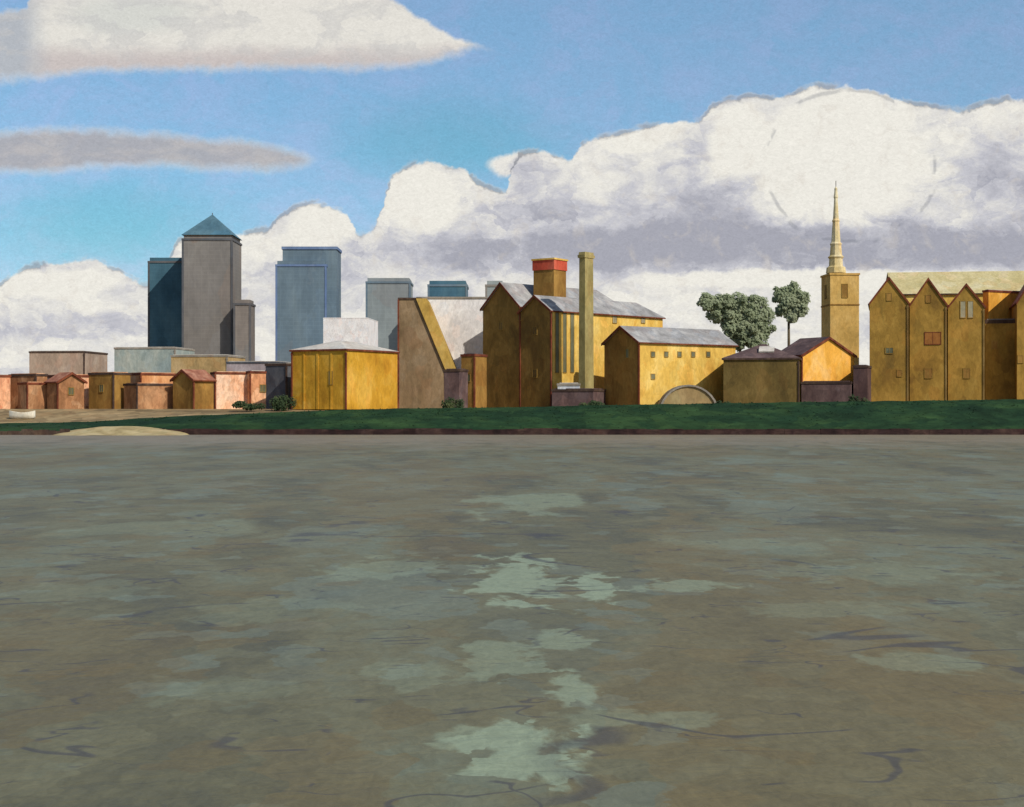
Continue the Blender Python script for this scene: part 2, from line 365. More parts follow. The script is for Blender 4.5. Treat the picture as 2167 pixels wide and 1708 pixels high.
# ------------------------------------------------------------------ water
def structure(name,mb,mat,smooth=False,kind="structure"):
    me=mesh(name,mb,(mat,),smooth); o=link(bpy.data.objects.new(name,me)); o["kind"]=kind; return o
wm=bpy.data.materials.new('river_water'); wm.use_nodes=True
t=NT(wm.node_tree); t.n.clear()
out=t.new('ShaderNodeOutputMaterial'); bs=t.new('ShaderNodeBsdfPrincipled'); t.l.new(bs.outputs[0],out.inputs[0])
pos=t.new('ShaderNodeNewGeometry').outputs['Position']
n1=t.noise(t.mapping(pos,scale=(.5,.22,1)),.28,8,.68,1.0)
wa,wb,wc=t.dabs(pos,1.1,(1,.8,0),warp=1.1,ws=1.3,dim='2D')
xa,xb,xc=t.dabs(pos,.36,(1,.35,0),warp=4,ws=.4,dim='2D')
ya,yb,yc=t.dabs(pos,.13,(1,.16,0),warp=12,ws=.12,dim='2D')
nn1=t.m('ADD',n1,t.m('ADD',t.m('MULTIPLY',t.m('SUBTRACT',wa,.5),.09),t.m('ADD',t.m('MULTIPLY',t.m('SUBTRACT',xa,.5),.10),t.m('MULTIPLY',t.m('SUBTRACT',ya,.5),.08))))
col=t.ramp(nn1,[(.32,lin((92,90,72))),(.45,lin((106,102,76))),(.55,lin((116,112,84))),(.68,lin((116,120,98)))])
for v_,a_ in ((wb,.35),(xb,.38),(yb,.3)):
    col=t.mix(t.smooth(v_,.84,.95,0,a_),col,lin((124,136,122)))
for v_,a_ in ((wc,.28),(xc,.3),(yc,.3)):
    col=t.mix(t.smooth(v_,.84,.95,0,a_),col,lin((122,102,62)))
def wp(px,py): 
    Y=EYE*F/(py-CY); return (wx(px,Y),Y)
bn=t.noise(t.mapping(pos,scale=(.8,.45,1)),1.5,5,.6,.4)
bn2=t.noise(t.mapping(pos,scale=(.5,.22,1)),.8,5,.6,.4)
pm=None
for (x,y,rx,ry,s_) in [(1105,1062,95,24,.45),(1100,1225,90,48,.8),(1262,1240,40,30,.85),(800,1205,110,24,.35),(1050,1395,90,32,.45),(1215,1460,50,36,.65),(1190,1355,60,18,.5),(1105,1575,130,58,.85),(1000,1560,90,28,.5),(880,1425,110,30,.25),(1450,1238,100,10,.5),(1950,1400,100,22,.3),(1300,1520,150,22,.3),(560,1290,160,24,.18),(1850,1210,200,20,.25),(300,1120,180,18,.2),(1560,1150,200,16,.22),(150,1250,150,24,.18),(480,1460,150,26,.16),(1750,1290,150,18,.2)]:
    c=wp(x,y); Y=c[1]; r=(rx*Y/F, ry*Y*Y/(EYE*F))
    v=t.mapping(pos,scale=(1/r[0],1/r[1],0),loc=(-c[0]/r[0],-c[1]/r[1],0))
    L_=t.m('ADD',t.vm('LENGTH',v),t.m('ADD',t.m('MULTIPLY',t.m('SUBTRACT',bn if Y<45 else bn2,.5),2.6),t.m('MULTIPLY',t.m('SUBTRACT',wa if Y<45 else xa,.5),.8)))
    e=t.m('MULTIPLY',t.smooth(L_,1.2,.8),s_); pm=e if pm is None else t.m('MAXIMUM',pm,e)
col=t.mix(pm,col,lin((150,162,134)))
sx=t.new('ShaderNodeSeparateXYZ'); t.l.new(pos,sx.inputs[0])
shore=t.smooth(t.m('ADD',sx.outputs[1],t.m('MULTIPLY',t.m('SUBTRACT',n1,.5),120.0)),140,205)
col=t.mix(t.m('MULTIPLY',shore,.8),col,lin((142,130,112)))
rl=None
for sc_,seed,wd in ((.8,0,.011),(.5,9,.011),(.2,21,.010)):
    rn=t.noise(t.mapping(pos,scale=(.38,.6,1),rot=(0,0,.1),loc=(seed,seed,0)),sc_,3,.5,.6)
    r_=t.m('MULTIPLY',t.smooth(t.m('ABSOLUTE',t.m('SUBTRACT',rn,.5)),wd,wd*.3),t.smooth(t.noise(t.mapping(pos,scale=(1,.5,1),loc=(seed,3,0)),sc_*.8,2,.5,0),.53,.60))
    rl=r_ if rl is None else t.m('MAXIMUM',rl,r_)
col=t.mix(t.m('MULTIPLY',rl,.65),col,lin((72,70,74)))
fn=t.noise(t.mapping(pos,scale=(.8,.35,1)),6,5,.75,1.0)
col=t.mix(1.0,col,t.vm('SCALE',(1,1,1),t.smooth(fn,.25,.75,.84,1.16)),'MULTIPLY')
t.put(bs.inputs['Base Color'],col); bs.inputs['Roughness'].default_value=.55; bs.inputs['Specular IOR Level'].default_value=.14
bp=t.new('ShaderNodeBump'); bp.inputs['Strength'].default_value=.5; bp.inputs['Distance'].default_value=.12
wv=t.noise(t.mapping(pos,scale=(.6,1,1)),1.6,6,.62,.6)
t.put(bp.inputs['Height'],wv); t.l.new(bp.outputs[0],bs.inputs['Normal'])
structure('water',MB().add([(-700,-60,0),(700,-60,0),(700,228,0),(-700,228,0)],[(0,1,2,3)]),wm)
# ------------------------------------------------------------------ banks and ground
bt=[(-800,896),(0,896),(180,893),(350,882),(600,872),(800,865),(1083,862),(1300,857),(1700,851),(2167,845),(3200,840)]
def banktop(x):
    px=CX+x*F/231
    return wz(np.interp(px,[q[0] for q in bt],[q[1] for q in bt]),231)
rng=np.random.RandomState(3)
xs=np.arange(-190,190.1,.7)
from mathutils import noise as mn
b=MB(); rows=10
for x in xs:
    zt=banktop(x); zb=.35 if x<-60 else .95
    for j in range(rows):
        f=max(0,(j-1))/(rows-2); y=225.6+5.6*f
        z=zb+(zt-zb)*(f**.75)
        z+=mn.noise(Vector((x*.3,y*.8,0)))*.22*(0.2+f)+mn.noise(Vector((x*2.1,y*2,5)))*.05
        if j==0: y-=.15; z=-.8
        if j==rows-1: z=zt+mn.noise(Vector((x*.3,y*.8,0)))*.1
        b.v.append(Vector((x,y,z)))
n=len(xs)
for i in range(n-1):
    for j in range(rows-1):
        q=i*rows+j; b.f.append((q,q+rows,q+rows+1,q+1)); b.mi.append(0)
structure('grass_bank',b,grass_m,True)
b=MB()
for i in range(5000):
    x=rng.uniform(-92,92); f=rng.rand()**.6; zt=banktop(x); zb=.35 if x<-60 else .95
    y=225.6+5.6*f; z=zb+(zt-zb)*f**.75-.08
    h=rng.uniform(.1,.28)*(.7 if x<-45 else 1); a=rng.uniform(0,3.14); ww=rng.uniform(.15,.4)
    dx,dy=math.cos(a)*ww,math.sin(a)*ww*.3
    b.add([(x-dx,y-dy,z),(x+dx,y+dy,z),(x+rng.uniform(-.2,.2),y+rng.uniform(-.1,.3),z+h)],[(0,1,2)])
me=mesh('grass',b,(grass_m,),recalc=False); o=link(bpy.data.objects.new('grass',me)); o["kind"]="stuff"; o["label"]="dark green tufts of rough grass covering the river bank"
# ground sheet
b=MB(); xs2=[-6000,-1200,-190]+list(np.arange(-180,181,6))+[190,1200,6000]
ys=[231,236,246,262,320,1000,3000,9000]
for x in xs2:
    for j,y in enumerate(ys):
        zt=banktop(x)-.25
        z=[zt,zt+(4.0-zt)*.35,4.02,4.02,4.02,4.02,4.02,4.02][j]
        if zt>4: z=[zt,4.02,4.02,4.02,4.02,4.02,4.02,4.02][j]
        b.v.append(Vector((x,y,z)))
m_=len(ys)
for i in range(len(xs2)-1):
    for j in range(m_-1):
        q=i*m_+j; b.f.append((q,q+m_,q+m_+1,q+1)); b.mi.append(0)
structure('ground',b,ground_m)
th=thing('river_wall','low dark tide-stained wall at the foot of the grassy bank','wall',(0,225,0))
b=MB()
x=-58.0
while x<190:
    L=rng.uniform(2.2,3.2); h=.9+rng.uniform(-.07,.08)+ .15*mn.noise(Vector((x*.1,0,0)))
    yo=rng.uniform(-.06,.06); b.box((x,225+yo,-.6),(L+.02,0,0),(0,.7,0),(0,0,.6+h)); x+=L
part(th,'wall',b,wall_m)
# beach
b=MB(); X0,X1=wx(105,222),wx(395,222)
nn=40
for i in range(nn+1):
    f=i/nn; x=X0+(X1-X0)*f; hh=math.sin(math.pi*f)**.5
    for j in range(6):
        g_=j/5; y=219.5+6.7*g_; z=-.12+hh*(.12+1.35*g_)+mn.noise(Vector((x*.4,y*.6,3)))*.1
        b.v.append(Vector((x,y,z)))
for i in range(nn):
    for j in range(5):
        q=i*6+j; b.f.append((q,q+6,q+7,q+1)); b.mi.append(0)
structure('beach',b,sand_m,True)
th=thing('river_wall','low black mooring kerb of rough stones beside the sandy foreshore','wall',(wx(60,224),224,0))
b=MB(); x=wx(-80,224)
while x<wx(140,224):
    L=rng.uniform(.8,1.6); b.box((x,223.6+rng.uniform(-.1,.1),-.4),(L+.02,0,0),(0,.8,0),(0,0,.9+rng.uniform(0,.5))); x+=L
part(th,'wall',b,darktrim)
# ------------------------------------------------------------------ distant office towers
def P(px,py,Y): return Vector((wx(px,Y),Y,wz(py,Y)))
def tower(label,Y,xl,xr,ytop,wm_,trim,depth=45,al=0,capm=None,group='office towers of the distant business district'):
    p=plan(xl,xr,None,Y,al,Lb=depth); z1=wz(ytop,Y)
    th=thing('office_tower',label,'skyscraper',p.base,group)
    walls_box(th,p,z1-6,wm_)
    b=MB().box(p.C-p.a*.8-p.b*.8+Z*(z1-6),p.a*(p.La+1.6),p.b*(p.Lb+1.6),Z*2.2); part(th,'cornice',b,trim)
    b=MB().box(p.C+p.a*1.2+p.b*1.2+Z*(z1-3.8),p.a*(p.La-2.4),p.b*(p.Lb-2.4),Z*3.8); part(th,'plant_room',b,capm or wm_)
    for s_ in (0,1):
        b=MB(); q=p.C+p.a*(p.La*s_ - (1.4 if s_ else .6))-p.b*.6
        b.box(q+Z*GZ,p.a*2,p.b*2,Z*(z1-6-GZ)); part(th,'corner_pier',b,trim)
    return th,p,z1
tower('slim dark teal glass office tower beside the pyramid-topped one',1560,314,392,545,tw_teal,tw_dark)
Y=1500; th,p,z1=tower('tall grey office tower with blue-green steel pyramid roof',Y,386,491,497,tw_grey,tw_dark,depth=52)
o_=p.C-p.a*1-p.b*1+Z*z1; La,Lb=p.La+2,p.Lb+2
ap=p.C+p.a*p.La*.5+p.b*p.Lb*.5+Z*(z1+(497-447)*Y/F)
part(th,'roof',MB().add([o_,o_+p.a*La,o_+p.a*La+p.b*Lb,o_+p.b*Lb,ap],[(0,1,2,3),(0,1,4),(1,2,4),(2,3,4),(3,0,4)]),pyr)
part(th,'mast',MB().box(ap-Vector((.4,.4,2)),(.8,0,0),(0,.8,0),(0,0,3.5)),tw_dark)
tower('short grey-brown office block next to the tallest tower',1480,495,530,634,tw_grey,tw_dark,depth=26)
th,p,z1=tower('broad blue-grey glass office tower with stepped top',1500,584,690,552,tw_blue,tw_band,depth=50)
p2=plan(598,712,None,1508,0,Lb=40); zt=wz(522,1508)
part(th,'upper_storey',MB().box(p2.C+Z*(GZ),p2.a*p2.La,p2.b*p2.Lb,Z*(zt-GZ-3)),tw_blue)
part(th,'cornice',MB().box(p2.C-p2.a*1-p2.b*1+Z*(zt-3),p2.a*(p2.La+2),p2.b*(p2.Lb+2),Z*3),tw_band)
tower('pale blue-grey office block with flat roof and teal edge',1500,775,868,588,tw_pale,tw_blue,depth=40)
tower('dark teal office block showing above a white building',1450,906,988,594,tw_teal,tw_blue,depth=40)
tower('small grey office block beside the brick warehouse roof',1400,1028,1066,594,tw_pale,tw_grey,depth=30)
def block(name,label,cat,xl,xc,xr,Y,al,ytop,wmat,rmat,tmat,roof='flat',rise=1.5,Lb=None,pip=True,group=None,wins=()):
    p=plan(xl,xc,xr,Y,al,Lb=Lb); z1=wz(ytop,Y)
    th=thing(name,label,cat,p.base,group)
    walls_box(th,p,z1-(.5 if roof=='flat' else .3),wmat)
    if roof=='flat': flat_roof(th,p,z1-.5,rmat,tmat,ov=.12,h=.4)
    else: hip_roof(th,p,z1-.3,rise,rmat,tmat)
    if pip: pipe(th,p,z1-.6,tmat)
    for (sd,px,py,w_,h_) in wins:
        q,nn_=facepoint(p,sd,px,py); win(th,q,nn_,w_,h_)
    return th,p,z1
pc=paint('cloud_white',(206,202,200),(220,217,216),(230,228,226))
block('cloud_block','pale block added to read as white cloud below the stepped tower','building',684,778,800,900,4,672,pc,pc,pc,pip=False)  # added block, reads as the white cloud under the tower
# ------------------------------------------------------------------ low houses on the west side
G='low riverside houses and flats'
block('apartment_block','grey-beige flat-roofed flats with brown parapet','flats',62,178,186,330,6,742,paint('beige_render',(150,130,112),(170,148,130),(186,166,146)),palegrey,darktrim,Lb=14)
block('apartment_block','pale blue-green flat-roofed block of flats','flats',242,370,380,330,6,734,paint('pale_teal_render',(128,140,138),(146,156,150),(168,172,162)),palegrey,shadeg,Lb=14)
block('apartment_block','low ochre-grey flats with a flat roof','flats',362,480,492,300,8,750,paint('ochre_grey_render',(152,126,84),(174,146,100),(192,164,120)),palegrey,shadeg,Lb=12)
block('apartment_block','long lilac-grey block with a flat roof','flats',480,590,604,290,8,764,paint('lilac_render',(138,128,130),(158,146,148),(176,166,168)),palegrey,bluegrey,Lb=12)
def ghouse(label,xl,xc,xr,Y,al,yeave,ypeak,wm_,rm_,tm_,gs='a',name='brick_house',cat='house',group=G,hip=0,Lb=None,wins=(),pip=True,gl=None,ov=.35,door=None):
    p=plan(xl,xc,xr,Y,al,Lb=Lb); z1=wz(yeave,Y); rise=(yeave-ypeak)*Y/F
    th=thing(name,label,cat,p.base,group)
    if gs=='a': gable(th,p.C,p.a,p.b,p.La,p.Lb,z1,rise,wm_,rm_,tm_,hip=hip,ov=ov)
    else: gable(th,p.C,p.b,p.a,p.Lb,p.La,z1,rise,wm_,rm_,tm_,hip=hip,ov=ov)
    if pip: pipe(th,p,z1-.3,tm_)
    for (sd,px,py,w_,h_) in wins:
        q,nn_=facepoint(p,sd,px,py); win(th,q,nn_,w_,h_,gl)
    return th,p,z1
B='apartment_block'
orange_r=paint('orange_render',(196,132,84),(216,156,104),(228,180,134),dstr=.25)
pinkbrown=paint('pink_brown_brick',(140,98,66),(162,118,82),(188,146,108),dstr=.25,fstr=.5)
block(B,'sunlit salmon end block of the riverside row','flats',-60,-30,22,252,60,792,salmon,palegrey,redb,group=G)
block(B,'long pinkish brown block with flat roof in the riverside row','flats',18,76,100,256,32,790,pinkbrown,pinkochre,darktrim,group=G,wins=[('a',50,822,1,1.2)])
block(B,'low brown block with salmon-lit side wall','flats',38,58,106,250,48,808,pinkbrown,pinkochre,redb,group=G)
ghouse('brown house with salmon sunlit side and red gable',100,122,178,249,40,808,790,pinkbrown,redroof,redb,gs='b',wins=[('b',150,828,1,1.2)])
block(B,'peach rendered block standing behind the gabled house','flats',96,140,190,257,48,792,salmon,pinkochre,redb,group=G)
block(B,'dark brown brick block with flat roof','flats',188,240,276,252,32,787,brown,pinkochre,darktrim,group=G,wins=[('a',215,822,1,1.2)])
block(B,'brown block with orange-lit side wall','flats',262,290,368,249,48,810,pinkbrown,pinkochre,darktrim,group=G)
block(B,'orange rendered block filling the gap behind the row','flats',266,298,374,257,48,788,orange_r,pinkochre,redb,group=G)
ghouse('brown brick gabled house with maroon verge boards',366,410,452,248,37,804,784,brown,redroof,redb)
block(B,'peach rendered terrace block with pale flat roof','flats',446,456,528,252,62,786,salmon,pinkochre,redb,group=G)
block(B,'pinkish ochre terrace block with pale flat roof','flats',520,530,580,253,62,784,pinkochre,palegrey,redb,group=G,wins=[('b',556,822,1,1.2)])
block('brick_building','dark blue-grey slab block next to the mustard warehouse','building',562,606,622,252,30,768,bluegrey,shadeg,darktrim)
# ------------------------------------------------------------------ mustard warehouse
th,p,z1=block('brick_warehouse','square mustard brick warehouse with pale hipped roof','warehouse',617,732,841,238,30,738,mustard,palegrey,redb,roof='hip',rise=1.7,
  wins=[('a',700,800,.7,2.2)])
pipe(th,p,z1-.4,redb,at=p.La-.1)
for f in (.25,.5,.75):
    b=MB(); b.box(p.C+p.a*(p.La*f)-p.b*.10+Z*GZ,p.a*.4,p.b*.12,Z*(z1-.5-GZ)); part(th,'pilaster',b,mustard)
# ------------------------------------------------------------------ building with slanted wall and white cladding
Y=262
th=thing('slanted_building','modern building with sloping brown end wall and white cladding','building',(wx(900,Y),Y,GZ))
pr=[(845,634),(884,634),(939,772),(939,866),(845,866)]
fv=[P(a_,b_,Y) for a_,b_ in pr]; bv=[q+Vector((0,9,0)) for q in fv]
part(th,'wall',MB().add(fv+bv,[(0,1,2,3,4),(9,8,7,6,5)]+[(i,(i+1)%5,(i+1)%5+5,i+5) for i in range(5)]),paint('slanted_wall',(112,92,66),(132,110,82),(150,128,100)),label='sloping brown end wall')
q0,q1=P(884,632,Y),P(958,812,Y)
part(th,'coping',MB().box(q0-Vector((.3,.5,0)),(2.0,0,0),(0,9.6,0),q1-q0),paint('stack_band',(160,128,62),(182,148,74),(198,166,94)),label='ochre band running down the slope')
part(th,'parapet',MB().box(P(843,634,Y)-Vector((.1,.2,0)),(wx(893,Y)-wx(843,Y),0,0),(0,9.3,0),(0,0,.35)),darktrim)
part(th,'drainpipe',MB().box(P(842,866,Y)-Vector((.05,.25,0)),(.3,0,0),(0,.24,0),(0,0,wz(634,Y)-wz(866,Y))),redb)
YY=Y+9.2
part(th,'cladding',MB().box((wx(884,YY),YY,GZ),(wx(1030,YY)-wx(884,YY),0,0),(0,12,0),(0,0,wz(632,YY)-GZ)),white,label='white clad upper storeys')
part(th,'roof',MB().box((wx(881,YY),YY-.2,wz(632,YY)),(wx(1032,YY)-wx(881,YY),0,0),(0,12.4,0),(0,0,.35)),shadeg)
block('brick_shed','small brown brick annex against the warehouse wall','shed',976,1004,1030,242,30,748,brown,maroon,redb,wins=[('a',990,800,.9,1.2)])
block('brick_shed','low lean-to coloured dark for the shade between two buildings','shed',940,972,990,239,25,780,maroon,maroon,darktrim,pip=False)  # dark maroon stands in for shade on this part of the annex
# ------------------------------------------------------------------ big warehouse
p=plan(1022,1166,1402,246,46); z1=wz(652,246)
th=thing('brick_warehouse','large brick warehouse with twin gables and grey slate roof','warehouse',p.base)
W1=p.La*.44
wshaded=paint('warehouse_shaded_brick',(108,82,42),(134,104,52),(158,124,66))  # darker brick carries the shade of the gable side
gable(th,p.C,p.a,p.b,W1,p.Lb,z1-.4,(652-620)*246/F,wshaded,grey,redb,hip=3.5)
gable(th,p.C+p.a*(W1+.005),p.a,p.b,p.La-W1,p.Lb,z1+.7,(650-604)*256/F+.4,wshaded,grey,redb,hip=5)
part(th,'sunlit_skin',MB().box(p.C-p.a*.06+p.b*.3+Z*GZ,p.a*.1,p.b*(p.Lb-.3),Z*(z1-.5-GZ)),ochre,label='long wall skin with sunlight put into its ochre colour')  # thin ochre skin: brightness of the sun side put into colour
pipe(th,p,z1-.5,redb); pipe(th,p,z1-.2,redb,at=W1)
for x in (1178,1194,1210): 
    q,nn_=facepoint(p,'b',x,725); win(th,q-p.a*.06,nn_,.8,10.5)
for x in (1300,1360):
    q,nn_=facepoint(p,'b',x,676); win(th,q-p.a*.06,nn_,1.0,1.3,gl=paleglass)
for x,y in ((1100,670),(1132,700),(1060,690),(1132,790)):
    q,nn_=facepoint(p,'a',x,y); win(th,q,nn_,1.0,1.3,gl=darkb)
pp=plan(1129,1172,1198,254,35); za=wz(600,254)-2.5; zb=wz(570,254)
part(th,'lift_tower',MB().box(pp.C+Z*za,pp.a*pp.La,pp.b*pp.Lb,Z*(zb-za)),brown)
part(th,'tank_room',MB().box(pp.C-pp.a*.15-pp.b*.15+Z*zb,pp.a*(pp.La+.3),pp.b*(pp.Lb+.3),Z*(wz(549,254)-zb)),red,label='bright red rooftop tank room')
part(th,'coping',MB().box(pp.C-pp.a*.3-pp.b*.3+Z*wz(549,254),pp.a*(pp.La+.6),pp.b*(pp.Lb+.6),Z*.3),ochre)
# tall chimney
p=plan(1225,1238,1256,240,40); z1=wz(545,240)
th=thing('chimney_stack','tall square ochre brick chimney stack with moulded cap','chimney',p.base)
m0=p.C+(p.a*p.La+p.b*p.Lb)*.5
def frust(bb,c,a_,b_,ha0,hb0,ha1,hb1,z0,z1_):
    v=[]
    for (ha,hb,z) in ((ha0,hb0,z0),(ha1,hb1,z1_)):
        for s1,s2 in ((-1,-1),(1,-1),(1,1),(-1,1)): v.append(c+a_*ha*s1+b_*hb*s2+Z*z)
    bb.add(v,[(0,1,2,3),(4,5,6,7),(0,1,5,4),(1,2,6,5),(2,3,7,6),(3,0,4,7)])
ha,hb=p.La/2,p.Lb/2
stackm=paint('stack_brick',(136,122,76),(156,142,92),(174,160,110))
b=MB(); frust(b,m0,p.a,p.b,ha*1.04,hb*1.04,ha*.95,hb*.95,GZ,z1); part(th,'shaft',b,stackm)
b=MB(); frust(b,m0,p.a,p.b,ha*1.15,hb*1.15,ha*1.2,hb*1.2,z1,z1+.5); frust(b,m0,p.a,p.b,ha*1.05,hb*1.05,ha*1.0,hb*1.0,z1+.502,z1+1.0); part(th,'cap',b,stackm)
block('yard_shed','low dark yard shed with flat roof','shed',1168,1255,1282,238,20,822,maroon,maroon,darktrim,pip=False)
block('site_cabin','small white cabin roof standing behind the yard shed','cabin',1180,1225,1240,239.5,12,810,paint('cabin_white',(180,182,186),(198,200,202),(212,212,210)),palegrey,shadeg,pip=False,Lb=4)
# ------------------------------------------------------------------ gabled hall with row of windows
wins=[('b',x,750,.8,.8) for x in (1381,1409,1437,1466,1498)]+[('b',1381,797,.8,.8)]+[('a',1328,y,.7,1.4) for y in (748,)]
th,p,z1=ghouse('ochre brick hall with grey slate roof and row of square windows',1279,1352,1556,238,54,724,690,brown,grey,redb,group=None,name='brick_hall',cat='warehouse',hip=0,wins=[])  # brown gable wall: shade of this side put into the brick colour
part(th,'sunlit_skin',MB().box(p.C-p.a*.06+p.b*.2+Z*GZ,p.a*.1,p.b*(p.Lb-.2),Z*(z1-.15-GZ)),ochre,label='long wall skin with sunlight put into its ochre colour')  # ochre skin colours the long wall brighter, as in sunlight
for (sd,px,py,w_,h_) in wins:
    q,nn_=facepoint(p,sd,px,py); win(th,q-(p.a*.06 if sd=='b' else p.a*0),nn_,w_,h_)
Y=234
th=thing('arched_shed','low shed with curved grey-brown roof against the ochre hall','shed',(wx(1455,Y),Y,GZ))
xl,xr=wx(1396,Y),wx(1520,Y); zt=wz(814,Y); N=14; v=[]; r1=(xr-xl)/2; cxx=(xl+xr)/2; hh=zt-GZ
def arc(rr,hs,y): return [Vector((cxx+rr*math.cos(math.pi*i/N),y,GZ+hs*math.sin(math.pi*i/N)**1.15)) for i in range(N+1)]
b=MB(); A0=arc(r1,hh,Y);A1=arc(r1,hh,Y+5);B0=arc(r1-.35,hh-.3,Y);B1=arc(r1-.35,hh-.3,Y+5)
n_=N+1; f=[]
for i in range(N): f+=[(i,i+1,n_+i+1,n_+i),(2*n_+i,2*n_+i+1,3*n_+i+1,3*n_+i),(i,i+1,2*n_+i+1,2*n_+i),(n_+i,n_+i+1,3*n_+i+1,3*n_+i)]
b.add(A0+A1+B0+B1,f); part(th,'roof',b,shadeg)
W0=arc(r1-.36,hh-.31,Y+.3); b=MB(); b.add(W0,[tuple(range(n_))]); part(th,'wall',b,paint('shed_boards',(132,114,76),(152,132,92),(166,148,106)))
# ------------------------------------------------------------------ dark square house
th,p,z1=block('brick_warehouse','dark olive square building with hipped maroon slate roof','warehouse',1531,1690,1712,237,14,757,paint('dark_olive_brick',(86,72,40),(106,88,48),(124,104,60)),maroon,darktrim,roof='hip',rise=2.6,Lb=13)
q=p.C+p.a*4.2+p.b*1.9+Z*(z1+1.0)
part(th,'skylight',MB().box(q,p.a*2.6,p.b*1.8+Z*.9,Vector((0,-.1,.22))),palegrey)
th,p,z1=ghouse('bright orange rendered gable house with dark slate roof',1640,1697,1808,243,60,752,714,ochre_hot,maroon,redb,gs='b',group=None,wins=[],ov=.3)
block('yard_wall','low maroon brick yard building below the orange gable','shed',1696,1800,1838,239,18,806,maroon,maroon,darktrim,pip=False)
block('brick_shed','small dark maroon store beside the gabled warehouses','shed',1806,1836,1850,240,20,772,paint('deep_maroon',(66,50,50),(84,64,62),(104,82,76)),maroon,darktrim,pip=False)
# ------------------------------------------------------------------ church
Y=300
p=plan(1757,1818,None,Y,-3,Lb=7.0); z1=wz(582,Y)
th=thing('church_tower','square ochre church tower with slender stepped white spire','church tower',p.base)
chm=paint('church_stone',(178,142,76),(200,162,92),(214,180,114))
walls_box(th,p,z1,chm)
part(th,'cornice',MB().box(p.C-p.a*.18-p.b*.18+Z*z1,p.a*(p.La+.36),p.b*(p.Lb+.36),Z*.4),chm)
part(th,'string_course',MB().box(p.C-p.a*.1-p.b*.1+Z*(z1-6.5),p.a*(p.La+.2),p.b*(p.Lb+.2),Z*.3),brown)
win(th,p.C+p.a*p.La*.5+Z*(z1-3.4),-p.b,1.2,2.8,gl=brown)
win(th,p.C+p.a*p.La+p.b*p.Lb*.5+Z*(z1-3.4),p.a,1.2,2.8,gl=brown)
c=p.C+p.a*p.La*.5+p.b*p.Lb*.5+p.a*.9
b=MB()
prof=[(578,2.15),(566,2.0),(563,1.5),(548,1.42),(544,1.75),(540,1.3),(520,1.15),(516,1.3),(512,.98),(470,.72),(467,.85),(463,.62),(420,.38),(417,.5),(412,.42),(403,.3),(399,.34),(394,.03)]
NS=8; pts=[]
for (py_,r_) in prof:
    for i in range(NS):
        a_=2*math.pi*(i+.5)/NS; pts.append(c+Vector((r_*math.cos(a_),r_*math.sin(a_),wz(py_,Y+3))))
fs=[tuple(range(NS))]
for j in range(len(prof)-1):
    for i in range(NS): fs.append((j*NS+i,j*NS+(i+1)%NS,(j+1)*NS+(i+1)%NS,(j+1)*NS+i))
b.add(pts,fs); part(th,'spire',b,paint('spire_stone',(190,166,108),(208,188,138),(218,206,172),fstr=.4))
part(th,'weather_vane',MB().box(c+Vector((-.06,-.06,wz(396,Y+3))),(.12,0,0),(0,.12,0),(0,0,1.4)),darktrim)
# ------------------------------------------------------------------ right-hand gabled warehouses
GG='row of gabled riverside warehouses'
def gw(label,xl,xr,yeave,ypeak,px_w,Y=244,al=15,extra=()):
    p=plan(xl,xr,None,Y,al,Lb=16); z1=wz(yeave,Y+1); rise=(yeave-ypeak)*Y/F
    th=thing('gabled_warehouse',label,'warehouse',p.base,GG)
    gable(th,p.C+p.a*.01,p.a,p.b,p.La-.02,p.Lb,z1,rise,olive,redroof,redb,ov=.12,trimh=.5)
    pipe(th,p,z1-.4,darkb,at=.2)
    for (x,y,w_,h_,gl_) in px_w:
        q,nn_=facepoint(p,'a',x,y); win(th,q,nn_,w_,h_,gl=gl_)
    return th,p
gw('olive brick gabled warehouse standing at the end of the row',1840,1923,642,588,[(1882,628,.8,1.2,brown),(1882,742,1.2,.9,glass),(1904,790,.8,1.0,brown)])
th,p=gw('olive brick gabled warehouse with faded red painted panel',1925,2004,646,590,[(1965,632,.8,1.2,brown),(1965,790,1.2,1.6,brown)])
q,nn_=facepoint(p,'a',1974,716); win(th,q,nn_,2.6,2.0,gl=redpanel,fr=redb,name='panel')
gw('olive brick gabled warehouse with tall pale hoist windows',2006,2084,650,602,[(2038,655,.8,2.8,paleglass),(2054,655,.8,2.8,paleglass),(2046,790,1.0,1.6,brown)])
gw('olive brick gabled warehouse partly cut by its neighbour',2152,2240,640,572,[(2160,760,.8,1.2,brown)],Y=242)
p=plan(2085,2158,None,247,15,Lb=12); z1=wz(684,247)
th=thing('brick_building','flat-topped brick link building between gabled warehouses','building',p.base)
walls_box(th,p,z1,olive); flat_roof(th,p,z1,grey,darktrim,ov=.02,h=.7)
q,nn_=facepoint(p,'a',2105,730); win(th,q,nn_,.9,1.3,gl=brown)
p=plan(2080,2092,2165,254,62); z1=wz(618,254)
th=thing('rendered_building','sunlit orange rendered block rising behind the link building','building',p.base)
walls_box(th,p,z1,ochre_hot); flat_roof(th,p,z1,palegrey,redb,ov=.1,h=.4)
Y=268
p=plan(1892,2330,None,Y,8,Lb=16); z1=wz(616,Y)
th=thing('long_warehouse','long warehouse with broad cream roof behind the gables','warehouse',p.base)
gable(th,p.C,p.b,p.a,p.Lb,p.La,z1-.2,(612-574)*Y/F+1.3,ochre,cream,darktrim,ov=.3)
